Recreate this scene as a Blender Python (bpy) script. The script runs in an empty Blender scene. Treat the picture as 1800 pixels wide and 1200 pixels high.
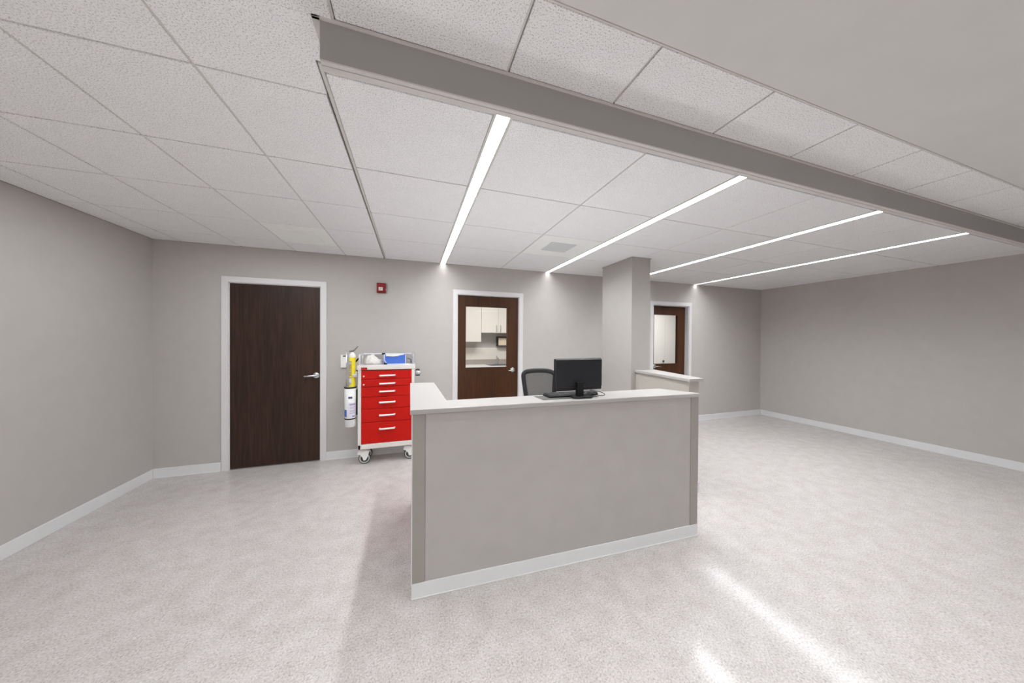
import bpy, bmesh, math, random
from mathutils import Vector, Matrix
random.seed(7)
scene = bpy.context.scene
COL = scene.collection
PI = math.pi

# ---------------------------------------------------------------- materials
def s2l(c):
    return tuple(((v/255)/12.92 if v/255 <= .04045 else ((v/255+.055)/1.055)**2.4) for v in c)
def newmat(name):
    m = bpy.data.materials.new(name); m.use_nodes = True
    nt = m.node_tree
    return m, nt, nt.nodes['Principled BSDF']
def noise_mat(name, rgb, var=.06, scale=30., rough=.6, metal=0., bump=0., bscale=None, detail=4., stretch=None, spec=.4):
    """sRGB base colour, gently varied by 3-D noise."""
    m, nt, b = newmat(name)
    c = s2l(rgb)
    tc = nt.nodes.new('ShaderNodeTexCoord'); mp = nt.nodes.new('ShaderNodeMapping')
    nt.links.new(tc.outputs['Object'], mp.inputs['Vector'])
    if stretch: mp.inputs['Scale'].default_value = stretch
    n = nt.nodes.new('ShaderNodeTexNoise'); n.inputs['Scale'].default_value = scale; n.inputs['Detail'].default_value = detail
    nt.links.new(mp.outputs[0], n.inputs['Vector'])
    r = nt.nodes.new('ShaderNodeValToRGB')
    r.color_ramp.elements[0].position = .3; r.color_ramp.elements[1].position = .7
    r.color_ramp.elements[0].color = (*[max(0, v*(1-var)) for v in c], 1)
    r.color_ramp.elements[1].color = (*[min(1, v*(1+var)) for v in c], 1)
    nt.links.new(n.outputs['Fac'], r.inputs['Fac']); nt.links.new(r.outputs['Color'], b.inputs['Base Color'])
    b.inputs['Roughness'].default_value = rough; b.inputs['Metallic'].default_value = metal
    b.inputs['Specular IOR Level'].default_value = spec
    if bump:
        bp = nt.nodes.new('ShaderNodeBump'); bp.inputs['Strength'].default_value = bump; bp.inputs['Distance'].default_value = .002
        n2 = nt.nodes.new('ShaderNodeTexNoise'); n2.inputs['Scale'].default_value = bscale or scale; n2.inputs['Detail'].default_value = 3
        nt.links.new(mp.outputs[0], n2.inputs['Vector']); nt.links.new(n2.outputs['Fac'], bp.inputs['Height'])
        nt.links.new(bp.outputs[0], b.inputs['Normal'])
    return m
def emis(name, rgb, strength, k=1.5):
    """Emitting diffuser whose light falls off towards grazing directions, as behind a lens."""
    m, nt, b = newmat(name)
    b.inputs['Base Color'].default_value = (.9, .9, .9, 1)
    b.inputs['Emission Color'].default_value = (*rgb, 1)
    L = nt.links.new
    g = nt.nodes.new('ShaderNodeNewGeometry'); d = nt.nodes.new('ShaderNodeVectorMath'); d.operation = 'DOT_PRODUCT'
    L(g.outputs['Normal'], d.inputs[0]); L(g.outputs['Incoming'], d.inputs[1])
    ab = nt.nodes.new('ShaderNodeMath'); ab.operation = 'ABSOLUTE'; L(d.outputs['Value'], ab.inputs[0])
    p = nt.nodes.new('ShaderNodeMath'); p.operation = 'POWER'; p.inputs[1].default_value = k; L(ab.outputs[0], p.inputs[0])
    q = nt.nodes.new('ShaderNodeMath'); q.operation = 'MULTIPLY'; q.inputs[1].default_value = strength; L(p.outputs[0], q.inputs[0])
    L(q.outputs[0], b.inputs['Emission Strength'])
    return m

def floor_mat():
    m, nt, b = newmat('floor_vinyl')
    L = nt.links.new
    tc = nt.nodes.new('ShaderNodeTexCoord')
    def nz(scale, det, dist=0):
        n = nt.nodes.new('ShaderNodeTexNoise'); n.inputs['Scale'].default_value = scale; n.inputs['Detail'].default_value = det
        n.inputs['Distortion'].default_value = dist
        L(tc.outputs['Object'], n.inputs['Vector']); return n
    def ramp(n, stops):
        r = nt.nodes.new('ShaderNodeValToRGB'); e = r.color_ramp.elements
        e[0].position, e[0].color = stops[0][0], (*s2l(stops[0][1]), 1)
        e[1].position, e[1].color = stops[-1][0], (*s2l(stops[-1][1]), 1)
        for p, c in stops[1:-1]:
            x = e.new(p); x.color = (*s2l(c), 1)
        L(n.outputs['Fac'], r.inputs['Fac']); return r
    a = ramp(nz(120, 3.5, .5), [(.32, (148, 142, 139)), (.46, (178, 172, 169)), (.56, (185, 179, 177)), (.70, (203, 198, 196))])
    c = ramp(nz(9, 3), [(.3, (236, 234, 233)), (.7, (255, 255, 255))])
    mx = nt.nodes.new('ShaderNodeMixRGB'); mx.blend_type = 'MULTIPLY'; mx.inputs[0].default_value = 1
    L(a.outputs[0], mx.inputs[1]); L(c.outputs[0], mx.inputs[2]); L(mx.outputs[0], b.inputs['Base Color'])
    b.inputs['Roughness'].default_value = .5; b.inputs['Specular IOR Level'].default_value = .3
    b.inputs['Coat Weight'].default_value = .75; b.inputs['Coat Roughness'].default_value = .13; b.inputs['Coat IOR'].default_value = 1.45
    bp = nt.nodes.new('ShaderNodeBump'); bp.inputs['Strength'].default_value = .05; bp.inputs['Distance'].default_value = .004
    L(nz(22, 3).outputs['Fac'], bp.inputs['Height']); L(bp.outputs[0], b.inputs['Coat Normal'])
    return m
def tile_mat():
    m, nt, b = newmat('acoustic_tile')
    L = nt.links.new
    tc = nt.nodes.new('ShaderNodeTexCoord')
    n = nt.nodes.new('ShaderNodeTexNoise'); n.inputs['Scale'].default_value = 210; n.inputs['Detail'].default_value = 4.5
    L(tc.outputs['Object'], n.inputs['Vector'])
    r = nt.nodes.new('ShaderNodeValToRGB'); e = r.color_ramp.elements
    e[0].position, e[0].color = .34, (*s2l((176, 175, 175)), 1)
    e[1].position, e[1].color = .60, (*s2l((246, 246, 247)), 1)
    x = e.new(.45); x.color = (*s2l((237, 236, 237)), 1)
    L(n.outputs['Fac'], r.inputs['Fac'])
    n2 = nt.nodes.new('ShaderNodeTexNoise'); n2.inputs['Scale'].default_value = 14; n2.inputs['Detail'].default_value = 4
    L(tc.outputs['Object'], n2.inputs['Vector'])
    r2 = nt.nodes.new('ShaderNodeValToRGB'); r2.color_ramp.elements[0].position = .3; r2.color_ramp.elements[0].color = (.965, .965, .965, 1)
    r2.color_ramp.elements[1].position = .7; L(n2.outputs['Fac'], r2.inputs['Fac'])
    mx = nt.nodes.new('ShaderNodeMixRGB'); mx.blend_type = 'MULTIPLY'; mx.inputs[0].default_value = 1
    L(r.outputs[0], mx.inputs[1]); L(r2.outputs[0], mx.inputs[2]); L(mx.outputs[0], b.inputs['Base Color'])
    b.inputs['Roughness'].default_value = .95; b.inputs['Specular IOR Level'].default_value = .1
    bp = nt.nodes.new('ShaderNodeBump'); bp.inputs['Strength'].default_value = .35; bp.inputs['Distance'].default_value = .003
    L(n.outputs['Fac'], bp.inputs['Height']); L(bp.outputs[0], b.inputs['Normal'])
    return m
def wood_mat(name, dark, light):
    m, nt, b = newmat(name)
    L = nt.links.new
    tc = nt.nodes.new('ShaderNodeTexCoord'); mp = nt.nodes.new('ShaderNodeMapping'); mp.inputs['Scale'].default_value = (1, 1, .035)
    L(tc.outputs['Object'], mp.inputs['Vector'])
    n = nt.nodes.new('ShaderNodeTexNoise'); n.inputs['Scale'].default_value = 90; n.inputs['Detail'].default_value = 6; n.inputs['Distortion'].default_value = .4
    L(mp.outputs[0], n.inputs['Vector'])
    n2 = nt.nodes.new('ShaderNodeTexNoise'); n2.inputs['Scale'].default_value = 5; n2.inputs['Detail'].default_value = 3
    L(mp.outputs[0], n2.inputs['Vector'])
    ad = nt.nodes.new('ShaderNodeMath'); ad.operation = 'MULTIPLY_ADD'; ad.inputs[1].default_value = .6
    L(n.outputs['Fac'], ad.inputs[0])
    m2 = nt.nodes.new('ShaderNodeMath'); m2.operation = 'MULTIPLY'; m2.inputs[1].default_value = .4; L(n2.outputs['Fac'], m2.inputs[0]); L(m2.outputs[0], ad.inputs[2])
    r = nt.nodes.new('ShaderNodeValToRGB'); e = r.color_ramp.elements
    e[0].position, e[0].color = .35, (*s2l(dark), 1); e[1].position, e[1].color = .66, (*s2l(light), 1)
    L(ad.outputs[0], r.inputs['Fac']); L(r.outputs[0], b.inputs['Base Color'])
    b.inputs['Roughness'].default_value = .45; b.inputs['Specular IOR Level'].default_value = .18
    return m
def glass_mat():
    m = bpy.data.materials.new('clear_glass'); m.use_nodes = True; nt = m.node_tree; nt.nodes.clear()
    o = nt.nodes.new('ShaderNodeOutputMaterial'); mx = nt.nodes.new('ShaderNodeMixShader')
    t = nt.nodes.new('ShaderNodeBsdfTransparent'); g = nt.nodes.new('ShaderNodeBsdfGlossy'); g.inputs['Roughness'].default_value = .02
    t.inputs['Color'].default_value = (.97, .97, .97, 1)
    f = nt.nodes.new('ShaderNodeFresnel'); f.inputs['IOR'].default_value = 1.35
    nt.links.new(f.outputs[0], mx.inputs[0]); nt.links.new(t.outputs[0], mx.inputs[1]); nt.links.new(g.outputs[0], mx.inputs[2]); nt.links.new(mx.outputs[0], o.inputs[0])
    return m
def weave_mat():
    m = bpy.data.materials.new('chair_mesh_fabric'); m.use_nodes = True; nt = m.node_tree
    b = nt.nodes['Principled BSDF']; out = nt.nodes['Material Output']; L = nt.links.new
    tc = nt.nodes.new('ShaderNodeTexCoord'); v = nt.nodes.new('ShaderNodeTexVoronoi'); v.inputs['Scale'].default_value = 330
    L(tc.outputs['Object'], v.inputs['Vector'])
    r = nt.nodes.new('ShaderNodeValToRGB'); r.color_ramp.elements[0].position = .2; r.color_ramp.elements[1].position = .6
    r.color_ramp.elements[0].color = (*s2l((40, 39, 38)), 1); r.color_ramp.elements[1].color = (*s2l((72, 70, 68)), 1)
    L(v.outputs['Distance'], r.inputs['Fac']); L(r.outputs[0], b.inputs['Base Color']); b.inputs['Roughness'].default_value = .8
    t = nt.nodes.new('ShaderNodeBsdfTransparent'); mx = nt.nodes.new('ShaderNodeMixShader'); mx.inputs[0].default_value = .12
    L(b.outputs[0], mx.inputs[1]); L(t.outputs[0], mx.inputs[2]); L(mx.outputs[0], out.inputs[0])
    return m

M = {}
M['wall'] = noise_mat('wall_paint', (171, 166, 162), .025, 9, .75, bump=.08, bscale=500)
M['pillar'] = noise_mat('pillar_paint', (156, 151, 147), .02, 9, .75, bump=.08, bscale=500)
M['gypsum'] = noise_mat('gypsum_paint', (205, 203, 200), .02, 6, .8)
M['beam'] = noise_mat('beam_paint', (146, 143, 141), .02, 6, .7)
M['tile'] = tile_mat()
M['gap'] = noise_mat('ceiling_gap', (96, 92, 89), .05, 20, .9)
M['bar'] = noise_mat('grid_bar', (198, 194, 190), .03, 20, .6)
M['trim'] = noise_mat('white_trim', (210, 207, 208), .015, 10, .4)
M['base'] = noise_mat('cove_base', (214, 213, 214), .02, 12, .4)
M['floor'] = floor_mat()
M['wood_a'] = wood_mat('walnut_veneer_left', (26, 15, 11), (52, 33, 24))
M['wood_b'] = wood_mat('walnut_veneer', (34, 15, 4), (64, 34, 13))
M['glass'] = glass_mat()
M['chrome'] = noise_mat('satin_chrome', (205, 208, 214), .04, 30, .22, 1.)
M['rail'] = noise_mat('polished_rail', (226, 226, 230), .03, 30, .38, .75)
M['steel'] = noise_mat('brushed_steel', (170, 174, 180), .06, 60, .3, 1.)
M['desk'] = noise_mat('desk_vinyl', (163, 158, 155), .035, 7, .6, bump=.15, bscale=420)
M['post'] = noise_mat('desk_edge_vinyl', (138, 132, 126), .03, 9, .6, bump=.1, bscale=420)
M['half'] = noise_mat('half_wall_paint', (160, 153, 144), .03, 9, .7, bump=.1, bscale=420)
M['counter'] = noise_mat('solid_surface', (156, 152, 150), .025, 5, .35)
M['edge'] = noise_mat('solid_surface_edge', (156, 152, 150), .02, 40, .4)
M['blk'] = noise_mat('black_plastic', (14, 14, 15), .12, 60, .45, spec=.15)
M['blk_soft'] = noise_mat('charcoal_plastic', (20, 20, 21), .1, 60, .55, spec=.15)
M['blk_gloss'] = noise_mat('monitor_back', (24, 24, 27), .08, 220, .36, spec=.25)
M['key'] = noise_mat('key_caps', (26, 26, 28), .1, 90, .5, spec=.2)
M['mat'] = noise_mat('desk_mat', (72, 69, 68), .06, 120, .8)
M['red'] = noise_mat('red_enamel', (180, 11, 4), .05, 12, .5, spec=.12)
M['red_dark'] = noise_mat('alarm_red', (116, 5, 9), .1, 40, .4, spec=.2)
M['cart'] = noise_mat('cart_frame_enamel', (216, 209, 203), .02, 12, .4)
M['white'] = noise_mat('white_plastic', (236, 234, 232), .02, 20, .45)
M['cream'] = noise_mat('cabinet_laminate', (226, 220, 210), .012, 8, .45)
M['yellow'] = noise_mat('yellow_enamel', (236, 214, 24), .08, 30, .35)
M['gold'] = noise_mat('gold_print', (176, 146, 62), .25, 90, .5)
M['greyprint'] = noise_mat('grey_print', (176, 178, 180), .12, 120, .5)
M['canister'] = noise_mat('canister_white', (214, 214, 214), .03, 20, .4)
M['label'] = noise_mat('label_paper', (214, 208, 226), .04, 60, .6)
M['navy'] = noise_mat('navy_ink', (58, 60, 96), .15, 90, .6)
M['violet'] = noise_mat('faded_violet_ink', (150, 144, 178), .12, 150, .6)
M['blue'] = noise_mat('blue_plastic', (52, 92, 190), .05, 15, .45)
M['lav'] = noise_mat('pale_blue_plastic', (186, 198, 236), .04, 15, .45)
M['cloth'] = noise_mat('white_cloth', (206, 202, 198), .05, 60, .9, bump=.6, bscale=70)
M['rubber'] = noise_mat('grey_rubber', (92, 92, 94), .06, 40, .7)
M['tyre'] = noise_mat('dark_tyre', (52, 52, 54), .06, 40, .7)
M['hub'] = noise_mat('caster_hub', (190, 190, 190), .04, 40, .5)
M['vent'] = noise_mat('vent_enamel', (242, 243, 240), .015, 10, .6)
M['perf'] = noise_mat('perforated_metal', (206, 209, 210), .12, 260, .6)
M['panel'] = noise_mat('painted_panel', (212, 211, 206), .015, 10, .6)
M['splash'] = noise_mat('backsplash_laminate', (158, 149, 141), .03, 30, .5)
M['beige'] = noise_mat('beige_card', (226, 206, 176), .04, 25, .7)
M['mesh'] = weave_mat()
M['glow'] = emis('light_diffuser', (.955, .985, 1), 118.)
M['glow_end'] = emis('light_diffuser_end', (1, 1, 1), 22.)
M['glow_fill'] = emis('fill_panel_diffuser', (.96, .985, 1), 15., 1.)
M['lens'] = noise_mat('clear_lens', (222, 206, 200), .1, 60, .2)

# ---------------------------------------------------------------- mesh builder
class MB:
    def __init__(s): s.bm = bmesh.new()
    def _join(s, t, mi, mtx):
        if mtx is not None: bmesh.ops.transform(t, matrix=mtx, verts=t.verts)
        for f in t.faces: f.material_index = mi
        me = bpy.data.meshes.new('tmp'); t.to_mesh(me); t.free(); s.bm.from_mesh(me); bpy.data.meshes.remove(me)
        return s
    def prism(s, poly, z0, z1, bevel=0., mi=0, seg=2, mtx=None):
        t = bmesh.new()
        a = [t.verts.new((x, y, z0)) for x, y in poly]; b = [t.verts.new((x, y, z1)) for x, y in poly]
        n = len(poly)
        t.faces.new(a[::-1]); t.faces.new(b)
        for i in range(n): t.faces.new((a[i], a[(i+1) % n], b[(i+1) % n], b[i]))
        bmesh.ops.recalc_face_normals(t, faces=t.faces)
        if bevel: bmesh.ops.bevel(t, geom=list(t.edges), offset=bevel, segments=seg, affect='EDGES', profile=.5, clamp_overlap=True)
        return s._join(t, mi, mtx)
    def box(s, x0, x1, y0, y1, z0, z1, bevel=0., mi=0, seg=2, mtx=None):
        return s.prism([(x0, y0), (x1, y0), (x1, y1), (x0, y1)], z0, z1, bevel, mi, seg, mtx)
    def lathe(s, prof, c=(0, 0, 0), axis='Z', n=32, mi=0, a0=0., a1=2*PI, mtx=None):
        """prof: (radius, height) pairs turned about AXIS through c."""
        t = bmesh.new(); full = abs(a1-a0-2*PI) < 1e-6
        k = n if full else n+1
        rows = []
        for r, h in prof:
            if r < 1e-6: rows.append([t.verts.new((0, 0, h))]*k)
            else: rows.append([t.verts.new((r*math.cos(a0+(a1-a0)*i/n), r*math.sin(a0+(a1-a0)*i/n), h)) for i in range(k)])
        for p, q in zip(rows, rows[1:]):
            for i in range(n):
                j = (i+1) % k
                vs = []
                for v in (p[i], p[j], q[j], q[i]):
                    if v not in vs: vs.append(v)
                if len(vs) > 2: t.faces.new(vs)
        if full: bmesh.ops.recalc_face_normals(t, faces=t.faces)
        for f in t.faces: f.smooth = True
        R = {'Z': Matrix.Identity(4), 'Y': Matrix.Rotation(PI/2, 4, 'X'), 'X': Matrix.Rotation(PI/2, 4, 'Y')}[axis]
        mt = Matrix.Translation(c) @ R
        return s._join(t, mi, (mtx @ mt) if mtx is not None else mt)
    def cyl(s, c, r, h, axis='Z', n=32, mi=0, bev=.001, mtx=None):
        return s.lathe([(0, 0), (r-bev, 0), (r, bev), (r, h-bev), (r-bev, h), (0, h)], c, axis, n, mi, mtx=mtx)
    def tube(s, pts, r, n=12, mi=0, closed=False, squash=1., mtx=None):
        t = bmesh.new(); P = [Vector(p) for p in pts]; rings = []
        N = len(P); up0 = Vector((0, 1, 0))
        for i, p in enumerate(P):
            if closed: d = P[(i+1) % N]-P[i-1]
            else: d = P[min(i+1, N-1)]-P[max(i-1, 0)]
            d.normalize()
            u = up0 if abs(d.dot(up0)) < .95 else Vector((1, 0, 0))
            a = d.cross(u).normalized(); b = d.cross(a).normalized()
            rr = r[i] if isinstance(r, (list, tuple)) else r
            rings.append([t.verts.new(p+a*rr*math.cos(2*PI*k/n)+b*rr*squash*math.sin(2*PI*k/n)) for k in range(n)])
        m = N if closed else N-1
        for i in range(m):
            A, B = rings[i], rings[(i+1) % N]
            for k in range(n): t.faces.new((A[k], A[(k+1) % n], B[(k+1) % n], B[k]))
        if not closed: t.faces.new(rings[0][::-1]); t.faces.new(rings[-1])
        bmesh.ops.recalc_face_normals(t, faces=t.faces)
        for f in t.faces: f.smooth = len(f.verts) == 4
        return s._join(t, mi, mtx)
    def build(s, name, mats, parent=None, smooth=False):
        me = bpy.data.meshes.new(name)
        off = Vector((0, 0, 0)); q = parent
        if q is not None:
            while q is not None: off += q.location; q = q.parent
        bmesh.ops.translate(s.bm, verts=s.bm.verts, vec=-off)
        s.bm.to_mesh(me); s.bm.free()
        for m in (mats if isinstance(mats, (list, tuple)) else [mats]): me.materials.append(M[m])
        if smooth:
            for p in me.polygons: p.use_smooth = True
        o = bpy.data.objects.new(name, me); COL.objects.link(o)
        if parent is not None: o.parent = parent
        return o
def bez(pts, n=10):
    """Catmull-Rom through pts."""
    P = [Vector(p) for p in pts]; P = [P[0]*2-P[1]]+P+[P[-1]*2-P[-2]]; out = []
    for i in range(1, len(P)-2):
        a, b, c, d = P[i-1:i+3]
        for k in range(n):
            t = k/n
            out.append(.5*((2*b)+(c-a)*t+(2*a-5*b+4*c-d)*t*t+(3*b-a-3*c+d)*t**3))
    out.append(P[-2]); return out
def tag(o, label=None, cat=None, group=None, kind=None):
    if label: o['label'] = label
    if cat: o['category'] = cat
    if group: o['group'] = group
    if kind: o['kind'] = kind
    return o
def empty(name, loc, label=None, cat=None, group=None, kind=None):
    o = bpy.data.objects.new(name, None); o.empty_display_size = .1; COL.objects.link(o); o.location = loc
    return tag(o, label, cat, group, kind)
def struct(o, label=None): return tag(o, label, kind='structure')

# ---------------------------------------------------------------- room numbers (metres; camera foot at the origin)
D, ZC = 4.233, 2.533           # back wall, ceiling height
XL, XR, YF = -2.6, 6.75, -3.2  # left, right and front walls
TW = .12                       # wall thickness
DOORS = [(-1.962, -1.052), (.592, 1.512), (3.998, 4.822)]   # clear openings
DT = 2.128                     # head of the openings

# floor
m = MB(); m.box(XL-.2, XR+.6, YF-.2, 7.0, -.05, 0); struct(m.build('floor', 'floor'))
# walls
m = MB(); x = XL
for a, b in DOORS:
    m.box(x, a, D, D+TW, 0, ZC); m.box(a, b, D, D+TW, DT, ZC); x = b
m.box(x, XR, D, D+TW, 0, ZC); struct(m.build('wall_back', 'wall'))
m = MB(); m.box(XL-TW, XL, YF-TW, D+TW, 0, ZC); struct(m.build('wall_left', 'wall'))
m = MB(); m.box(XR, XR+TW, YF-TW, D+TW, 0, ZC); struct(m.build('wall_right', 'wall'))
m = MB(); m.box(XL, XR, YF-TW, YF, 0, ZC); struct(m.build('wall_front', 'wall'))

# baseboards
def board(name, x0, x1):
    m = MB(); m.box(x0, x1, D-.008, D, 0, .102, .003); m.box(x0, x1, D-.014, D, 0, .008, .002); struct(m.build(name, 'base'))
board('baseboard_back', -1.0, .53); board('baseboard_back.001', 1.57, 3.94); board('baseboard_back.002', 4.885, XR); board('baseboard_back.003', XL, -2.025)
m = MB(); m.box(XL, XL+.008, YF, D-.015, 0, .102, .003); struct(m.build('baseboard_left', 'base'))
m = MB(); m.box(XR-.008, XR, YF, D-.015, 0, .102, .003); struct(m.build('baseboard_right', 'base'))

# ---------------------------------------------------------------- ceiling: hung tiles, reveals, smooth gypsum by the front
YB = 1.137                    # line of the ceiling beam
STRIPS = [.397, 1.968, 3.508, 4.967]
SW = .047                     # half width of a strip fixture
m = MB()
m.box(XL-TW, XR+TW, YF-TW, D+TW, ZC+.022, ZC+.06, mi=1)
def tiles(xs, ys, g=.006):
    for x0, x1 in xs:
        for y0, y1 in zip(ys, ys[1:]):
            if x1-x0 > .03 and y1-y0 > .02: m.box(x0+g, x1-g, y0+g*.8, y1-g*.8, ZC, ZC+.021, .0015, 0, 1)
ysr = [YB+.02, 1.356, 2.042, 2.728, 3.401, 4.075, D]
cuts = [-.330, .397, 1.222, 1.968, 2.741, 3.508, 4.235, 4.967, 5.70, 6.43, XR]
xs = []
for a, b in zip(cuts, cuts[1:]):
    xs.append((a+(SW-.006 if a in STRIPS else 0), b-(SW-.006 if b in STRIPS else 0)))
tiles(xs[1:], ysr); tiles(xs[:1], ysr[1:]); tiles([(-.29, xs[0][1])], [ysr[0], 1.318], .0); m.box(-.324, xs[0][1]-.006, 1.318, 1.352, ZC, ZC+.021)
ysl = [1.476, 2.079, 2.66, 3.275, 3.861, D]
tiles([(-.79, -.345), (-1.316, -.79), (-1.842, -1.316), (-2.368, -1.842), (XL, -2.368)], ysl)
tiles([(XL, -2.368), (-2.368, -1.842), (-1.842, -1.316), (-1.316, -.79)], [.845, 1.476])
m.box(-.784, -.3085, 1.130, 1.305, ZC, ZC+.021); m.box(-.784, -.346, 1.3045, 1.472, ZC, ZC+.021)
m.box(-.784, -.252, .849, 1.1295, ZC, ZC+.021, .0015, 0, 1)
xf = [-.252, -.246, .347, .829, 1.42, 2.01, 2.6, 3.19, 3.78, 4.37, 4.96, 5.55, 6.14, XR]
tiles(list(zip(xf, xf[1:])), [.845, YB-.012])
m.box(XL, XR, YF, .838, ZC-.003, ZC+.021, .002, 2, 1)        # smooth gypsum
struct(m.build('ceiling', ['tile', 'gap', 'gypsum']))
# light coloured main runners of the grid
m = MB()
for xx in (1.222, 2.741, 4.235, 5.70): m.box(xx-.0045, xx+.0045, YB+.03, D, ZC+.004, ZC+.02)
for xx in (-.79, -1.316): m.box(xx-.005, xx+.005, .845, D, ZC+.004, ZC+.02)
for xx in xf[1:-1]: m.box(xx-.0055, xx+.0015, .845, YB-.01, ZC+.003, ZC+.02)
m.box(-.339, -.3255, 1.31, D, ZC-.006, ZC+.02, .002)
m.box(XL, XR, .838, .8435, ZC-.005, ZC+.02)
struct(m.build('trim_1', 'bar'))
# beam hanging below the ceiling
r = empty('ceiling_beam', (-.285, YB, 2.395), 'long grey beam hanging across the ceiling in front of the linear lights', None, None, 'structure')
m = MB(); m.box(-.287, XR, YB-.006, YB+.034, 2.402, ZC+.003, .0015); m.build('fascia', 'beam', r)
m = MB(); m.box(-.285, XR, YB-.007, YB+.009, 2.3965, 2.4025, .001); m.box(-.285, XR, YB+.0125, YB+.036, 2.3965, 2.4025, .001)
m.build('bottom_trim', 'bar', r)
m = MB(); m.box(-.310, XR, YB-.014, YB-.004, ZC-.006, ZC+.003, .001); m.box(-.310, -.286, YB-.014, YB+.18, ZC-.006, ZC+.003, .001)
m.build('top_trim', 'bar', r)

# linear lights
names = ['linear ceiling light nearest the left door, ending at the wall above the half glazed door',
         'long linear ceiling light crossing diagonally in front of the pillar, beside the air grille',
         'linear ceiling light emerging from behind the pillar top on its right side',
         'short linear ceiling light farthest to the right, above the recessed door']
for i, xx in enumerate(STRIPS):
    y0, y1 = YB+.06, (D-.002 if i != 2 else 3.80)
    if i == 2: y1 = D-.002
    r = empty('linear_light', (xx, (y0+y1)/2, ZC-.004), names[i], 'ceiling light', 'linear ceiling lights')
    m = MB()
    for s in (-1, 1):
        a, b = sorted((xx+s*.032, xx+s*.046)); m.box(a, b, y0, y1, ZC-.0045, ZC+.02, .001)
    m.box(xx-.032, xx+.032, y0, y0+.01, ZC-.0045, ZC+.02)
    m.build('housing', 'bar', r)
    m = MB(); m.box(xx-.032, xx+.032, y0+.01, y1-.32, ZC-.003, ZC+.012); m.box(xx-.032, xx+.032, y1-.32, y1, ZC-.003, ZC+.012, mi=1); m.build('diffuser', ['glow', 'glow_end'], r)
FILL_PANELS = [(x_, y_) for x_ in (-1.9, -.7, .9, 2.6) for y_ in (-.95, -2.3)]
for xx, yy in FILL_PANELS:      # fill panels added over the front of the room, unseen behind the camera
    r = empty('ceiling_fill_panel', (xx, yy, ZC-.01), 'added square fill light, unseen above the front of the room', 'ceiling light', 'added fill lights over the front of the room')
    m = MB()
    for q in ((xx-.42, xx-.40, yy-.42, yy+.42), (xx+.40, xx+.42, yy-.42, yy+.42), (xx-.40, xx+.40, yy-.42, yy-.40), (xx-.40, xx+.40, yy+.40, yy+.42)): m.box(*q, ZC-.014, ZC-.0035)
    m.build('housing', 'bar', r)
    m = MB(); m.box(xx-.40, xx+.40, yy-.40, yy+.40, ZC-.0105, ZC-.0035); m.build('diffuser', 'glow_fill', r)

# air grille, diffuser, sprinkler cover
r = empty('air_grille', (1.57, 3.06, ZC-.002), 'pale ceiling panel with a square perforated air grille beside the long diagonal light', 'air vent')
m = MB(); m.box(1.232, 1.915, 2.738, 3.392, ZC-.003, ZC+.018, .002); m.build('panel', 'vent', r)
m = MB(); m.box(1.395, 1.695, 2.895, 3.19, ZC-.007, ZC-.002, .001)
for k in range(16): m.box(1.40+k*.0185, 1.407+k*.0185, 2.90, 3.185, ZC-.009, ZC-.006, mi=0)
m.build('grille', 'perf', r)
r = empty('air_diffuser', (-1.05, 3.56, ZC-.002), 'plain square ceiling air diffuser above the left door', 'air vent')
m = MB(); m.box(-1.306, -.80, 3.283, 3.853, ZC-.003, ZC+.018, .002); m.build('panel', 'vent', r)
m = MB(); m.box(-1.21, -.90, 3.40, 3.72, ZC-.012, ZC-.003, .003); m.build('face_plate', 'vent', r)
m = MB(); m.lathe([(0, -.006), (.034, -.006), (.038, -.002), (.038, .004), (0, .004)], (3.09, 2.37, ZC-.003)); 
tag(m.build('sprinkler_cover', 'white'), 'small round white sprinkler cover plate in the right ceiling tiles', 'sprinkler')

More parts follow.
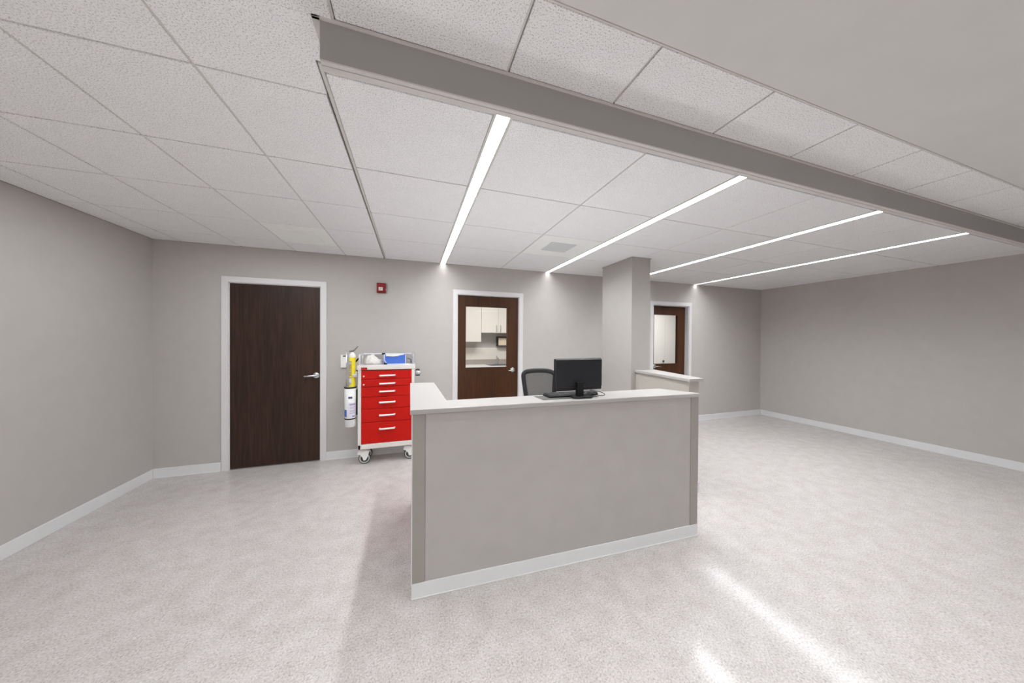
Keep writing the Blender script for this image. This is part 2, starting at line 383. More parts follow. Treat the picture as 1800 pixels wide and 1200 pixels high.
# ---------------------------------------------------------------- doors
def door(n, x0, x1, label, wood, leaf_y, glass=None, lever=None):
    r = empty('door_%d' % n, ((x0+x1)/2, D, 0), label, None, None, 'structure')
    m = MB(); c = .058
    m.box(x0-c, x0+.004, D-.014, D+.02, 0, DT+c, .003); m.box(x1-.004, x1+c, D-.014, D+.02, 0, DT+c, .003)
    m.box(x0-.002, x1+.002, D-.014, D+.02, DT-.004, DT+c, .003)
    m.box(x0, x0+.012, D, D+TW, 0, DT); m.box(x1-.012, x1, D, D+TW, 0, DT); m.box(x0, x1, D, D+TW, DT-.012, DT)
    st = leaf_y+.046
    m.box(x0+.01, x0+.026, st, st+.03, 0, DT-.01); m.box(x1-.026, x1-.01, st, st+.03, 0, DT-.01); m.box(x0+.01, x1-.01, st, st+.03, DT-.026, DT-.01)
    m.build('door_frame', 'trim', r)
    a, b, t = x0+.014, x1-.014, DT-.016
    m = MB(); y0, y1 = leaf_y, leaf_y+.042
    if glass:
        g0, g1, h0, h1 = glass
        m.box(a, g0, y0, y1, .012, t); m.box(g1, b, y0, y1, .012, t); m.box(g0, g1, y0, y1, .012, h0); m.box(g0, g1, y0, y1, h1, t)
        m.build('door_leaf', wood, r)
        m = MB()
        for q in ((g0, g0+.007, h0, h1), (g1-.007, g1, h0, h1), (g0, g1, h0, h0+.007), (g0, g1, h1-.007, h1)):
            m.box(q[0], q[1], y0-.003, y1+.003, q[2], q[3])
        m.build('glazing_bead', wood, r)
        m = MB(); m.box(g0+.002, g1-.002, y0+.018, y0+.024, h0+.002, h1-.002); m.build('glass_pane', 'glass', r)
    else:
        m.box(a, b, y0, y1, .012, t, .001); m.build('door_leaf', wood, r)
    if lever:
        lx, lz, ln = lever
        h = MB(); h.lathe([(0, .012), (.026, .012), (.034, .008), (.036, 0), (.036, -.002)], (lx, y0, lz), 'Y')
        h.lathe([(0, .05), (.012, .05), (.0125, .01), (.013, .0)], (lx, y0, lz), 'Y', 20)
        h.tube(bez([(lx, y0-.046, lz), (lx-ln*.4, y0-.05, lz-.001), (lx-ln*.75, y0-.049, lz-.004), (lx-ln, y0-.046, lz-.005)], 5), [.0105]*5+[.0095]*5+[.0085]*5+[.007], 12, squash=.8)
        h.build('lever_handle', 'chrome', r, True)
    return r
door(1, *DOORS[0], 'solid dark walnut door without glass in a white frame, beside the red cart', 'wood_a', D+.004, None, (-1.105, 1.046, .118))
door(2, *DOORS[1], 'half glazed dark walnut door in a white frame, looking into the sink room', 'wood_b', D+.02, (.712, 1.338, 1.086, 1.968), (1.416, 1.046, .075))
r3 = door(3, *DOORS[2], 'half glazed dark walnut door set deep in a white frame beyond the pillar', 'wood_b', D+.072, (4.085, 4.64, 1.07, 1.965), None)
m = MB(); m.lathe([(0, .012), (.026, .012), (.034, .008), (.036, 0)], (4.10, D+.072, 1.035), 'Y')
m.tube([(4.10, D+.03, 1.035), (4.15, D+.026, 1.036), (4.21, D+.028, 1.034)], [.010, .009, .007], 12); m.build('lever_handle', 'chrome', r3, True)

# ---------------------------------------------------------------- rooms behind the glazed doors
def side_room(name, x0, x1, y1):
    m = MB(); y0 = D+TW
    m.box(x0-.1, x0, y0, y1+.1, 0, ZC); m.box(x1, x1+.1, y0, y1+.1, 0, ZC); m.box(x0, x1, y1, y1+.1, 0, ZC); m.box(x0-.1, x1+.1, y0, y1+.1, ZC, ZC+.1)
    return struct(m.build(name, 'wall'))
side_room('wall_sink_room', -.4, 2.7, 6.3)
side_room('wall_store_room', 3.3, 7.2, 6.55)
def area_lamp(name, x, y, w, d, p, label):
    L = bpy.data.lights.new(name, 'AREA'); L.shape = 'RECTANGLE'; L.size = w; L.size_y = d; L.energy = p; L.color = (1, .985, .96)
    o = bpy.data.objects.new(name, L); COL.objects.link(o); o.location = (x, y, ZC-.03); return o
area_lamp('sink_room_light', 1.3, 4.75, 1.2, .5, 38, '')
area_lamp('store_room_light', 5.2, 5.0, 1.2, .5, 58, '')

FILL = area_lamp('left_fill_lamp', -1.25, 2.75, 1.3, 1.6, 28, '')  # added fill lamp without a fitting, brightens the left side of the room
FILL.data.color = (.96, .985, 1)
UP = area_lamp('ceiling_fill_lamp', 1.0, 2.36, 1.4, .4, 10, ''); UP.location.z = .8; UP.rotation_euler = (PI, 0, 0); UP.data.color = (.96, .985, 1)  # added lamp hidden behind the desk, facing up to brighten the ceiling

def bar_handle(m, x, y, z0, z1):
    m.tube([(x, y+.02, z0+.012), (x, y, z0+.012)], .004, 8); m.tube([(x, y+.02, z1-.012), (x, y, z1-.012)], .004, 8)
    m.tube([(x, y-.002, z0), (x, y-.002, z1)], .0055, 10)
r = empty('wall_cabinet', (1.0, 6.1, 1.445), 'tall cream wall cabinet hanging lower, seen through the left half of the door glass', 'cabinet', 'cream wall cabinets')
m = MB(); m.box(.66, 1.321, 5.99, 6.299, 1.446, 2.32); m.build('carcass', 'cream', r)
m = MB(); m.box(.662, 1.319, 5.968, 5.989, 1.446, 2.318, .002); dr = m.build('cabinet_door', 'cream', r)
r = empty('wall_cabinet', (1.68, 6.1, 1.63), 'cream two door wall cabinet above the sink, seen through the door glass', 'cabinet', 'cream wall cabinets')
m = MB(); m.box(1.323, 2.033, 5.99, 6.299, 1.63, 2.32); m.build('carcass', 'cream', r)
for a, b, hx in ((1.326, 1.675, 1.637), (1.680, 2.03, 1.720)):
    m = MB(); m.box(a, b, 5.968, 5.989, 1.631, 2.318, .002); d_ = m.build('cabinet_door', 'cream', r)
    m = MB(); bar_handle(m, hx, 5.942, 1.645, 1.785); m.build('handle', 'steel', d_)
r = empty('base_cabinet', (1.1, 5.95, 0), 'cream base cabinet under the sink counter', 'cabinet')
m = MB(); m.box(.2, 2.1, 5.68, 6.299, .1, .93); m.box(.2, 2.1, 5.74, 6.299, 0, .1); m.build('carcass', 'cream', r)
for k in range(4):
    m = MB(); m.box(.203+k*.475, .672+k*.475, 5.66, 5.679, .11, .925, .002); d_ = m.build('cabinet_door', 'cream', r)
    m = MB(); bar_handle(m, (.63 if k % 2 == 0 else .245)+k*.475, 5.634, .75, .88); m.build('handle', 'steel', d_)
r = empty('sink_counter', (1.1, 5.95, .93), 'pale laminate sink counter with grey backsplash behind the door glass', 'counter')
m = MB(); m.box(.2, 2.1, 5.64, 5.82, .931, .966, .003); m.box(.2, 1.50, 5.82, 6.299, .931, .966); m.box(1.97, 2.1, 5.82, 6.299, .931, .966); m.box(1.50, 1.97, 6.16, 6.299, .931, .966)
m.build('worktop', 'white', r)
m = MB(); m.box(.2, 2.1, 6.28, 6.299, .966, 1.066, .002); m.build('backsplash', 'splash', r)
m = MB(); m.box(.2, 2.1, 6.291, 6.299, 1.067, 1.318, .001); m.build('wall_panel', 'cream', r)
r = empty('sink', (1.735, 5.99, .965), 'stainless steel sink set in the counter behind the door glass', 'sink')
m = MB()
for q in ((1.47, 1.52, 5.80, 6.19), (1.95, 2.0, 5.80, 6.19), (1.52, 1.95, 5.80, 5.84), (1.52, 1.95, 6.13, 6.19)): m.box(q[0], q[1], q[2], q[3], .9665, .974, .002)
for q in ((1.515, 1.522, 5.835, 6.135), (1.948, 1.955, 5.835, 6.135)): m.box(*q, .936, .968)
m.box(1.515, 1.955, 5.835, 5.842, .936, .968); m.box(1.515, 1.955, 6.128, 6.135, .936, .968); m.box(1.515, 1.955, 5.835, 6.135, .934, .938)
m.build('basin', 'steel', r)
r = empty('faucet', (1.71, 6.16, .974), 'chrome faucet standing behind the sink, seen through the door glass', 'faucet')
m = MB(); m.cyl((1.71, 6.16, .9745), .028, .02); m.cyl((1.71, 6.16, .99), .019, .07); m.tube(bez([(1.71, 6.16, 1.05), (1.708, 6.12, 1.085), (1.70, 6.05, 1.10), (1.695, 6.0, 1.075)], 6), .012, 12); m.build('spout', 'chrome', r, True)
m = MB(); m.tube([(1.71, 6.16, 1.06), (1.71, 6.165, 1.10), (1.69, 6.13, 1.15)], [.018, .013, .008], 12); m.build('lever', 'chrome', r, True)
r = empty('glove_dispenser', (1.9, 6.25, 1.36), 'beige box in a dark wall rack below the cream cabinet', 'glove dispenser')
m = MB(); m.box(1.722, 2.09, 6.16, 6.298, 1.352, 1.368, .003); m.box(1.722, 1.738, 6.16, 6.298, 1.352, 1.545, .003); m.box(2.074, 2.09, 6.16, 6.298, 1.352, 1.545, .003); m.box(1.722, 2.09, 6.285, 6.298, 1.352, 1.56, .003)
m.box(1.722, 2.09, 6.16, 6.17, 1.528, 1.54, .002); m.build('rack', 'blk_soft', r)
m = MB(); m.box(1.742, 2.07, 6.172, 6.283, 1.369, 1.526, .002); m.build('box', 'beige', r)

r = empty('storage_cabinet', (6.0, 6.3, 0), 'tall pale two door cabinet seen through the far door glass', 'cabinet')
m = MB(); m.box(5.3, 6.9, 6.02, 6.5, 0, 2.4); m.build('carcass', 'panel', r)
for a, b, kx in ((5.302, 6.052, 5.985), (6.058, 6.898, 6.12)):
    m = MB(); m.box(a, b, 6.0, 6.019, .01, 2.398, .002); d_ = m.build('cabinet_door', 'panel', r)
    if kx < 6:
        m = MB(); m.lathe([(0, .04), (.022, .036), (.03, .024), (.016, .01), (.014, 0)], (kx, 6.0, .975), 'Y', 20); m.build('knob', 'blk_soft', d_, True)

# ---------------------------------------------------------------- pillar and half wall
m = MB(); m.box(2.58, 2.86, 3.08, 3.69, 0, ZC-.001, .002); m.box(2.572, 2.868, 3.072, 3.698, ZC-.012, ZC-.001, mi=0)
struct(m.build('pillar', 'pillar'), 'square grey pillar standing behind the half wall')
r = empty('half_wall', (2.66, 2.6, 0), 'short grey half wall with a white cap running from the pillar', 'half wall')
m = MB(); m.prism([(2.545, 2.225), (2.69, 2.238), (2.80, 3.078), (2.645, 3.078)], .0, 1.099, .002); m.build('wall_body', 'half', r)
m = MB(); m.prism([(2.524, 2.202), (2.72, 2.212), (2.925, 3.076), (2.632, 3.076)], 1.0995, 1.128, .004, 0, 3); m.build('cap', 'counter', r)
m = MB(); m.prism([(2.54, 2.217), (2.695, 2.23), (2.805, 3.074), (2.64, 3.074)], .0, .1, .002); m.build('base_trim', 'base', r)

# ---------------------------------------------------------------- reception desk
A, B = Vector((.003, 1.818)), Vector((2.088, 1.742))
ex = (B-A).normalized(); ey = Vector((-ex.y, ex.x))     # along the front, and into the desk
def P2(s, t): v = A+ex*s+ey*t; return (v.x, v.y)
LEN = (B-A).length
r = empty('reception_desk', (1.05, 1.9, 0), 'grey U shaped reception desk with white countertop in the middle of the room', 'desk')
m = MB(); m.prism([P2(.004, .006), P2(LEN-.004, .006), (1.965, 1.985), P2(.004, .20)], .0, 1.066)
m.prism([P2(.004, .20), P2(.20, .20), (.19, 2.86), (.003, 2.87)], .0, 1.066); m.build('body', 'desk', r)
m = MB(); m.prism([P2(.073, .0), P2(LEN-.073, .0), P2(LEN-.073, .007), P2(.073, .007)], .088, 1.066, .0008, 0, 1); m.build('front_panel', 'desk', r)
for a, b in ((0, .0715), (LEN-.0715, LEN)):
    m = MB(); m.prism([P2(a, -.003), P2(b, -.003), P2(b, .05), P2(a, .05)], .0885, 1.066, .0012, 0, 1); m.build('corner_post', 'post', r)
m = MB(); m.prism([P2(-.001, -.004), P2(LEN+.001, -.004), P2(LEN+.001, .01), P2(-.001, .01)], .0, .0875, .002)
m.prism([P2(-.004, -.009), P2(LEN+.004, -.009), P2(LEN+.004, .008), P2(-.004, .008)], .0, .006, .0015, 1)
m.prism([P2(-.003, .0), P2(.006, .0), (.008, 2.87), (-.003, 2.87)], .0, .0875, .002); m.build('base_trim', ['base', 'trim'], r)
m = MB(); m.prism([(-.009, 1.800), (2.082, 1.7305), (2.094, 1.742), (1.967, 2.01), (.217, 2.022), (.195, 2.881), (-.015, 2.903)], 1.0665, 1.0955, .004, 0, 3)
m.build('countertop', 'counter', r)
m = MB(); m.box(-.0015, .004, 1.812, 1.818, .0885, 1.0655, .0008); m.build('corner_guard', 'trim', r)

# ---------------------------------------------------------------- things on the desk
CT = 1.0958
m = MB(); m.prism([(.818, 1.974), (.829, 1.835), (1.258, 1.831), (1.246, 1.985)], CT, CT+.002, .0008, 0, 1)
tag(m.build('desk_mat', 'mat'), 'thin dark grey desk mat under the keyboard and monitor', 'desk mat')
K = CT+.0022
r = empty('keyboard', (1.08, 1.93, K), 'black keyboard lying on the desk mat behind the monitor foot', 'keyboard')
m = MB(); t = Matrix.Translation((1.085, 1.932, K)) @ Matrix.Rotation(math.radians(1.0), 4, 'Z')
m.box(-.195, .195, -.05, .052, 0, .012, .004, mtx=t); m.build('case', 'blk', r)
for part_name, ks in (('letter_keys', range(15)), ('number_pad', range(16, 20))):
    m = MB()
    for row in range(5):
        y = -.042+row*.0185
        for k in ks:
            if row == 0 and (4 <= k <= 7 or k > 13): continue
            m.box(-.188+k*.0188, -.188+k*.0188+.0158, y, y+.015, .0121, .0165+.0008*row, .0015, 0, 1, t)
    m.build(part_name, 'key', r)
m = MB(); m.box(-.188+4*.0188, -.188+8*.0188-.003, -.042, -.027, .0121, .0165, .0015, 0, 1, t); m.build('space_bar', 'key', r)
r = empty('mouse', (1.275, 1.945, CT), 'small black computer mouse with a looped cable beside the monitor foot', 'mouse')
def blob(c, sx, sy, sz, cut=0., n=20):
    b = MB(); t = bmesh.new(); bmesh.ops.create_uvsphere(t, u_segments=n, v_segments=n//2, radius=1)
    for v in t.verts:
        if v.co.z < cut: v.co.z = cut
    for f in t.faces: f.smooth = True
    b._join(t, 0, Matrix.Translation(c) @ Matrix.Diagonal((sx, sy, sz, 1))); return b
m = blob((1.286, 1.95, CT+.0005), .032, .05, .03, 0.); m.build('body', 'blk', r)
m = MB(); m.tube(bez([(1.294, 1.985, CT+.008), (1.325, 1.985, CT+.014), (1.352, 1.93, CT+.010), (1.338, 1.875, CT+.006), (1.30, 1.845, CT+.005), (1.262, 1.858, CT+.006)], 8), .0028, 8); m.build('cable', 'blk', r)

r = empty('monitor', (1.12, 1.84, K), 'black flat computer monitor seen from behind on the desk counter', 'monitor')
t = Matrix.Translation((1.124, 1.873, 0)) @ Matrix.Rotation(math.radians(2.5), 4, 'Z')
m = MB(); m.box(-.194, .194, .008, .024, 1.140, 1.367, .005, 0, 3, t); m.build('bezel', 'blk', r)
m = MB(); m.box(-.190, .190, -.006, .010, 1.165, 1.363, .006, 0, 3, t); m.box(-.189, .189, -.001, .010, 1.1425, 1.168, .004, 0, 2, t)
m.box(.03, .055, -.0065, -.003, 1.186, 1.190, .001, 1, 1, t); m.build('back_shell', ['blk_gloss', 'blk'], r)
m = MB(); m.box(-.19, .19, .0235, .0248, 1.150, 1.361, 0, mtx=t); m.build('screen', 'blk_gloss', r)
m = MB(); m.box(-.036, .016, -.032, -.006, K+.008, 1.203, .003, 0, 2, t); m.build('neck', 'blk', r)
m = MB(); m.prism([(1.046, 1.862), (1.040, 1.818), (1.060, 1.803), (1.185, 1.801), (1.205, 1.815), (1.212, 1.866)], K, K+.010, .004, 0, 3); m.build('foot', 'blk', r)

# ---------------------------------------------------------------- mesh chair
r = empty('office_chair', (1.30, 3.05, 0), 'black office chair with grey mesh back standing behind the desk', 'chair')
Y = 3.0
def cy_(x): return Y-.03+.9*(x-1.30)**2*-1+.03     # the back curves gently
out = [(1.150, .885), (1.128, 1.0), (1.112, 1.09), (1.112, 1.133), (1.140, 1.155), (1.20, 1.164), (1.29, 1.166), (1.38, 1.162), (1.445, 1.147), (1.476, 1.117), (1.478, 1.06), (1.474, .98), (1.468, .885), (1.43, .62), (1.37, .585), (1.26, .585), (1.19, .62)]
loop = bez([(x, cy_(x), z) for x, z in out]+[(out[0][0], cy_(out[0][0]), out[0][1])], 6)[:-1]
m = MB(); m.tube(loop, .024, 12, closed=True, squash=.75); m.build('back_frame', 'blk_soft', r)
m = MB(); t = bmesh.new(); nu, nv = 16, 26; zs = [.59+(1.16-.59)*j/nv for j in range(nv+1)]
def xr(z):
    c = []
    for a, b in zip(loop, loop[1:]+loop[:1]):
        if (a.z-z)*(b.z-z) <= 0 and a.z != b.z: c.append(a.x+(b.x-a.x)*(z-a.z)/(b.z-a.z))
    return (min(c), max(c)) if len(c) > 1 else (1.28, 1.30)
grid = []
for z in zs:
    a, b = xr(z); grid.append([t.verts.new((a+(b-a)*i/nu, cy_(a+(b-a)*i/nu)+.004, z)) for i in range(nu+1)])
for p, q in zip(grid, grid[1:]):
    for i in range(nu): t.faces.new((p[i], p[i+1], q[i+1], q[i])).smooth = True
m._join(t, 0, None); m.build('back_mesh', 'mesh', r)
m = MB(); m.box(1.06, 1.53, 2.52, 2.98, .455, .525, .03, 0, 4); m.build('seat', 'blk_soft', r)
m = MB(); m.tube(bez([(1.30, 2.80, .44), (1.30, 3.02, .45), (1.30, 3.045, .55), (1.30, 3.02, .70)], 6), .02, 10, squash=1.6); m.build('back_bracket', 'blk', r)
for s in (-1, 1):
    m = MB(); cx = 1.295+s*.255
    m.tube([(cx-s*.06, 2.75, .45), (cx, 2.75, .46), (cx, 2.77, .68)], .014, 10); m.box(cx-.035, cx+.035, 2.62, 2.90, .68, .705, .01, 0, 3); m.build('armrest', 'blk_soft', r)
m = MB(); m.cyl((1.295, 2.75, .10), .026, .36); m.cyl((1.295, 2.75, .40), .07, .055); m.build('gas_column', 'blk', r)
m = MB()
for k in range(5):
    a = 2*PI*k/5+.3; m.tube([(1.295, 2.75, .105), (1.295+.15*math.cos(a), 2.75+.15*math.sin(a), .10), (1.295+.28*math.cos(a), 2.75+.28*math.sin(a), .075)], [.03, .022, .016], 10)
m.build('star_base', 'blk_soft', r)
for k in range(5):
    a = 2*PI*k/5+.3; m = MB(); m.cyl((1.295+.285*math.cos(a), 2.75+.285*math.sin(a)+.02, .028), .028, .04, 'Y', 20); m.build('caster', 'blk', r)

# ---------------------------------------------------------------- fire alarm and wall plate
r = empty('wall_mounted_fire_alarm', (-.376, D-.02, 2.147), 'dark red fire alarm with white lens high on the back wall', 'fire alarm')
m = MB(); m.box(-.434, -.322, D-.012, D-.0005, 2.083, 2.213, .006, 0, 3); m.box(-.431, -.325, D-.05, D-.011, 2.087, 2.209, .012, 0, 4); m.build('housing', 'red_dark', r)
m = MB(); m.box(-.405, -.358, D-.064, D-.049, 2.110, 2.152, .004, 0, 3); m.build('strobe_lens', 'lens', r)
m = MB(); m.box(-.400, -.376, D-.0652, D-.0635, 2.122, 2.128); m.box(-.392, -.368, D-.0652, D-.0635, 2.138, 2.143); m.build('lens_mark', 'rubber', r)
m = MB(); m.box(-.3262, -.3215, D-.036, D-.02, 2.115, 2.137, .002); m.build('side_tag', 'lens', r)
r = empty('wall_plate', (-.80, D-.005, 1.21), 'white wall plate on the back wall behind the yellow cylinder', 'wall plate')
m = MB(); m.box(-.838, -.768, D-.022, D-.0005, 1.135, 1.292, .005, 0, 3); m.build('plate', 'white', r)
m = MB(); m.box(-.812, -.775, D-.027, D-.021, 1.272, 1.286, .002); m.build('slot', 'blk', r)

# ---------------------------------------------------------------- red medical cart
CF, CB = 3.92, 4.205
r = empty('medical_cart', (-.285, 4.06, 0), 'red six drawer medical cart on casters against the back wall', 'cart')
m = MB()
m.box(-.602, -.566, CF-.004, CF+.03, .19, 1.135, .006, 0, 3); m.box(-.004, .032, CF-.004, CF+.03, .19, 1.135, .006, 0, 3)
m.box(-.600, -.570, CF+.03, CB, .19, 1.135, .003); m.box(0, .030, CF+.03, CB, .19, 1.135, .003); m.box(-.57, 0, CB-.012, CB, .19, 1.135)
m.box(-.602, .032, CF-.004, CB, .19, .248, .006, 0, 3)
m.box(-.566, -.004, CF+.012, CF+.02, .25, 1.135, mi=1); m.build('cabinet', ['cart', 'red_dark'], r)
m = MB(); m.box(-.610, .040, CF-.012, CB+.005, 1.127, 1.178, .010, 0, 4); m.box(-.592, .022, CF+.006, CB-.012, 1.1785, 1.182, .001); m.build('top_tray', 'cart', r)
zb = [1.118, 1.016, .924, .806, .662, .505, .250]
hz = [1.056, .960, .866, .736, .583, .420]
for k in range(6):
    m = MB(); m.box(-.5635, -.0055, CF-.002, CF+.014, zb[k+1]+.0025, zb[k]-.0025, .003, 0, 2); d_ = m.build('drawer', 'red', r)
    m = MB(); z = hz[k]; m.tube(bez([(-.362, CF-.002, z), (-.360, CF-.022, z), (-.345, CF-.027, z+.001), (-.215, CF-.027, z+.003), (-.200, CF-.022, z+.003), (-.198, CF-.002, z+.003)], 5), .0095, 10); m.build('handle', 'white', d_, True)
    if k < 2:
        m = MB(); m.cyl((-.538, CF-.001, z-.004 if k == 0 else z-.006), .009, .005, 'Y', 16); m.build('lock', 'lens', d_)
m = MB(); m.box(-.565, -.500, CF-.017, CF-.0125, 1.131, 1.157, .002, 1, 2); m.box(-.563, -.515, CF-.019, CF-.0165, 1.133, 1.155, .002, 0, 2); m.build('name_plate', ['red', 'red_dark'], r)
m = MB()
yb = CB-.03
m.tube(bez([(-.585, CF+.012, 1.17), (-.585, CF+.012, 1.24), (-.585, CF+.014, 1.285), (-.585, CF+.04, 1.303), (-.585, yb-.06, 1.304), (-.578, yb-.015, 1.304), (-.545, yb, 1.304), (-.03, yb, 1.304), (.008, yb-.015, 1.304), (.015, yb-.06, 1.304), (.015, CF+.04, 1.303), (.015, CF+.014, 1.285), (.015, CF+.012, 1.24), (.015, CF+.012, 1.17)], 6), .0105, 10)
for xx in (-.583, .013): m.tube([(xx, yb-.02, 1.175), (xx, yb-.02, 1.30)], .007, 10)
m.box(-.605, .035, CF-.008, CF-.002, 1.172, 1.186, .002); m.build('guard_rail', 'rail', r, True)
m = MB(); m.box(-.365, -.325, yb-.014, yb+.012, 1.293, 1.316, .003); m.build('rail_clip', 'blk', r)
m = MB(); m.tube(bez([(-.06, yb-.028, 1.245), (-.04, yb-.028, 1.243), (-.018, yb-.028, 1.225), (-.012, yb-.028, 1.185)], 6), .008, 8); m.build('hook', 'rubber', r)
m = MB(); m.cyl((.03, CF+.06, 1.075), .024, .075, 'X', 20); m.box(.028, .06, CF+.045, CF+.075, 1.05, 1.10, .004); m.build('push_handle', 'chrome', r, True)
m = MB(); m.tube(bez([(.045, CF+.06, 1.10), (.06, CF+.05, 1.115), (.09, CF+.05, 1.112)], 5), .008, 8); m.build('grip', 'blk', r)
m = MB(); m.box(.04, .095, CF+.05, CF+.07, 1.035, 1.047, .003); m.build('grip', 'blk', r)
m = MB(); m.box(-.652, -.598, CF-.03, CF-.008, 1.05, 1.085, .006, 0, 3); m.box(-.614, -.598, CF-.03, CF+.05, 1.05, 1.085, .006, 0, 3); m.tube([(-.604, CF-.012, 1.085), (-.612, CF-.012, 1.112), (-.622, CF-.016, 1.075)], .011, 10); m.build('cylinder_bracket', 'hub', r)
m = MB(); m.tube(bez([(-.60, CF+.10, 1.268), (-.625, CF+.11, 1.24), (-.655, CF+.11, 1.205)], 6), .009, 10); m.build('hose', 'blk', r)
m = MB(); m.tube([(-.600, CF+.10, 1.14), (-.635, CF+.105, 1.095)], .012, 10); m.build('hose', 'blk', r)
m = MB(); m.box(-.616, -.602, CF+.10, CF+.16, .21, .29, .003); m.build('side_bumper', 'rubber', r)
for (cx, cy, s) in ((-.535, 3.985, 1), (-.022, 3.985, 1), (-.535, 4.15, 1), (-.035, 4.15, 1)):
    fk = Matrix.Translation((cx, cy, .105)) @ Matrix.Rotation(PI/2, 4, 'X'); m = MB()
    for f0, f1 in ((.020, .030), (-.030, -.020)):
        m.prism([(-.080, .022), (-.062, .058), (.030, .066), (.052, .040), (.040, -.012), (.016, -.058), (-.010, -.060), (-.022, -.020), (-.048, .010)][::-1], f0, f1, .003, 0, 2, fk)
    m.box(cx-.06, cx+.03, cy-.03, cy+.03, .158, .172, .003); m.cyl((cx, cy, .165), .022, .026); c_ = m.build('caster', 'white', r)
    m = MB(); m.lathe([(.056, -.013), (.062, -.015), (.067, -.010), (.067, .010), (.062, .015), (.056, .013)], (cx, cy, .067), 'Y', 32); m.lathe([(.044, -.013), (.057, -.0145), (.057, .0145), (.044, .013)], (cx, cy, .067), 'Y', 32, 1); m.lathe([(0, -.012), (.045, -.012), (.045, .012), (0, .012)], (cx, cy, .067), 'Y', 24, 0); m.build('wheel', ['tyre', 'hub'], c_)

# cloth and bin on the cart
m = MB(); t = bmesh.new(); bmesh.ops.create_icosphere(t, subdivisions=4, radius=1)
from mathutils import noise as NZ
for v in t.verts:
    p = v.co.copy(); u = (p.x+1)/2
    h = .108*(1-u**1.6)**.8*(.72+.28*min(1, u*7))+.014
    h += .016*math.exp(-((u-.42)/.07)**2)-.012*math.exp(-((u-.28)/.07)**2)
    w = .085*(1-.45*u)
    q = Vector((-.443+.110*p.x, 4.04+w*p.y, 1.1835+(h*max(p.z, 0)**.7 if p.z > 0 else 0)))
    d_ = NZ.fractal(q*34, 1.0, 2.0, 4)*.034*(max(p.z, 0)+.08)
    v.co = q+Vector((d_*.5, d_*.5, abs(d_)))
for f in t.faces: f.smooth = True
m._join(t, 0, None); tag(m.build('cloth', 'cloth'), 'crumpled white cloth lying on top of the red cart', 'cloth')
m = MB(); m.prism([(-.325, 3.932), (-.285, 3.932), (-.290, 3.957), (-.32, 3.957)], 1.1835, 1.205, .005); tag(m.build('rubber_bulb', 'blk'), 'small black object between white cloth and blue bin on the cart', 'small object')
r = empty('storage_bin', (-.197, 4.03, 1.183), 'blue bin with pale rim standing on top of the red cart', 'bin')
x0, x1, y0, y1, z0, z1 = -.322, -.075, 3.965, 4.12, 1.183, 1.300
m = MB(); m.box(x0+.005, x1-.005, y0+.004, y0+.010, z0+.008, z1-.004, .002); m.box(x0, x0+.005, y0+.004, y1, z0, z1); m.box(x1-.005, x1, y0+.004, y1, z0, z1); m.box(x0, x1, y1-.005, y1, z0, z1); m.box(x0, x1, y0+.004, y1, z0, z0+.005); m.build('body', 'blue', r)
m = MB(); m.box(x0-.003, x1+.003, y0-.002, y0+.008, z0, z0+.010, .002); m.box(x1-.006, x1+.003, y0-.002, y0+.008, z0, z1, .002); m.prism([(x0-.003, z0+.05), (x0+.030, z0), (x0+.041, z0), (x0+.010, z0+.056), (x0+.010, z1+.006), (x0-.003, z1+.006)], -(y0+.009), -(y0-.002), 0, 0, 1, Matrix.Rotation(-PI/2, 4, 'X') @ Matrix.Diagonal((1, -1, 1, 1)) if False else Matrix(((1, 0, 0, 0), (0, 0, -1, 0), (0, 1, 0, 0), (0, 0, 0, 1))))
m.build('rim', 'lav', r)
m = MB(); m.prism([(x0+.02, z1-.014), (x0+.10, z1-.020), (x0+.15, z1-.016), (x0+.19, z1-.004), (x1-.02, z1+.002), (x1-.02, z1+.010), (x0+.02, z1+.010)], -(y0+.002), -(y0-.004), .001, 0, 1, Matrix(((1, 0, 0, 0), (0, 0, -1, 0), (0, 1, 0, 0), (0, 0, 0, 1))))
m.build('folded_sheet', 'white', r)

# gas cylinder in its hanging holder
hx, hy = -.684, 3.955
r = empty('cylinder_holder', (hx, hy, .467), 'white tubular holder with a printed label hanging beside the red cart', 'cylinder holder')
m = MB(); m.lathe([(0, .467), (.052, .467), (.058, .474), (.060, .56), (.0635, .93), (.060, .93), (.056, .60), (0, .59)], (hx, hy, 0), n=40); m.build('tube', 'canister', r)
m = MB(); m.lathe([(.0637, .917), (.066, .918), (.066, .934), (.0637, .935), (.0605, .934)], (hx, hy, 0), n=40); m.build('black_band', 'blk', r)
m = MB(); m.lathe([(.0603, .556), (.0622, .557), (.0622, .570), (.0603, .571)], (hx, hy, 0), n=40); m.build('black_band', 'blk', r)
m = MB()
def patch(a0, a1, z0, z1, mi, rad=.0640): m.lathe([(rad-(.93-z0)*.0095, z0), (rad-(.93-z1)*.0095, z1)], (hx, hy, 0), n=14, mi=mi, a0=math.radians(a0), a1=math.radians(a1))
patch(-100, -20, .575, .755, 0)
patch(-101, -62, .80, .826, 1, .0642)
patch(-88, -26, .722, .742, 2, .0644)
for k, z in enumerate((.700, .685, .660, .645, .628)): patch(-88, -34-6*(k % 2), z, z+.006, 2, .0644)
patch(-62, -30, .588, .600, 1, .0644)
patch(-168, -118, .590, .672, 3, .0644); m.build('printed_label', ['label', 'navy', 'violet', 'blue'], r)
m = MB(); m.tube([(-.722, hy-.02, .90), (-.722, hy-.02, 1.36)], .006, 10); m.build('rod', 'chrome', r, True)
m = MB(); m.box(-.6215, -.6035, hy-.02, hy+.02, .60, .90, .003); m.build('hanger', 'blk_soft', r)
gx = -.664
r = empty('gas_cylinder', (gx, hy, .60), 'slim yellow gas cylinder with black lever valve standing in the white holder', 'gas cylinder')
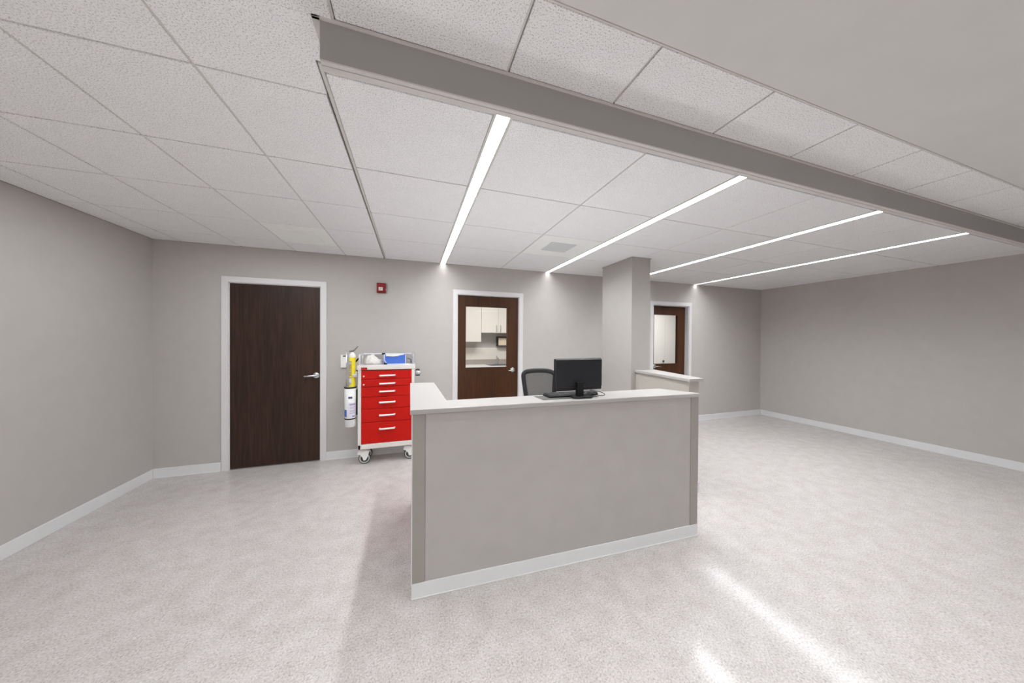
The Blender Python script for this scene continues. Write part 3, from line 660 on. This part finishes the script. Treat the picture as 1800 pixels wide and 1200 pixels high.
m = MB(); m.lathe([(0, .604), (.031, .606), (.034, .618), (.034, 1.275), (.033, 1.285)], (gx, hy, 0)); m.build('body', 'yellow', r)
m = MB(); m.lathe([(.0335, 1.276), (.0345, 1.278), (.0335, 1.300), (.027, 1.318), (.014, 1.330), (.013, 1.338), (0, 1.338)], (gx, hy, 0)); m.build('shoulder', 'white', r)
m = MB(); m.cyl((gx, hy, 1.336), .013, .016); m.tube([(gx-.035, hy-.004, 1.345), (gx, hy-.006, 1.350), (gx+.02, hy-.006, 1.360), (gx+.06, hy-.006, 1.405)], [.006, .010, .008, .005], 10); m.build('lever_valve', 'rubber', r)
m = MB()
def gp(a0, a1, z0, z1, mi, rad=.0344): m.lathe([(rad, z0), (rad, z1)], (gx, hy, 0), n=10, mi=mi, a0=math.radians(a0), a1=math.radians(a1))
gp(-172, -92, 1.06, 1.235, 0); gp(-160, -100, 1.195, 1.225, 1, .0347); gp(-168, -104, 1.165, 1.178, 2, .0347)
for k in range(7): gp(-166+(k % 3)*9, -118+(k % 2)*18, 1.145-k*.0125, 1.152-k*.0125, 1+(k+1) % 2, .0347)
gp(-170, -96, .96, 1.045, 1); gp(-160, -100, .985, 1.03, 3, .0347); m.build('printed_label', ['gold', 'greyprint', 'gold', 'white'], r)

# ---------------------------------------------------------------- world, camera
w = bpy.data.worlds.new('World'); scene.world = w; w.use_nodes = True
w.node_tree.nodes['Background'].inputs[0].default_value = (.5, .5, .5, 1); w.node_tree.nodes['Background'].inputs[1].default_value = .3
cam = bpy.data.cameras.new('camera'); co = bpy.data.objects.new('camera', cam); COL.objects.link(co); scene.camera = co
yaw, pitch, roll, f = .3232727, -.0072776, .0064566, 529.95
fwd = Vector((math.sin(yaw)*math.cos(pitch), math.cos(yaw)*math.cos(pitch), math.sin(pitch))); right = Vector((math.cos(yaw), -math.sin(yaw), 0)); up = right.cross(fwd)
cr, sr = math.cos(roll), math.sin(roll)
R_ = cr*right+sr*up; U_ = -sr*right+cr*up
mt = Matrix((R_, U_, -fwd)).transposed().to_4x4(); mt.translation = (0, 0, 1.5); co.matrix_world = mt
cam.sensor_fit = 'HORIZONTAL'; cam.sensor_width = 36; cam.lens = f/1800*36; cam.shift_x = -2/1800; cam.clip_start = .02
scene.view_settings.view_transform = 'Standard'; scene.view_settings.look = 'None'; scene.view_settings.exposure = .07; scene.view_settings.gamma = 1.2
cy = scene.cycles; cy.use_denoising = True; cy.max_bounces = 14; cy.diffuse_bounces = 8; cy.sample_clamp_indirect = 8
try: cy.denoiser = 'OPENIMAGEDENOISE'
except Exception: pass
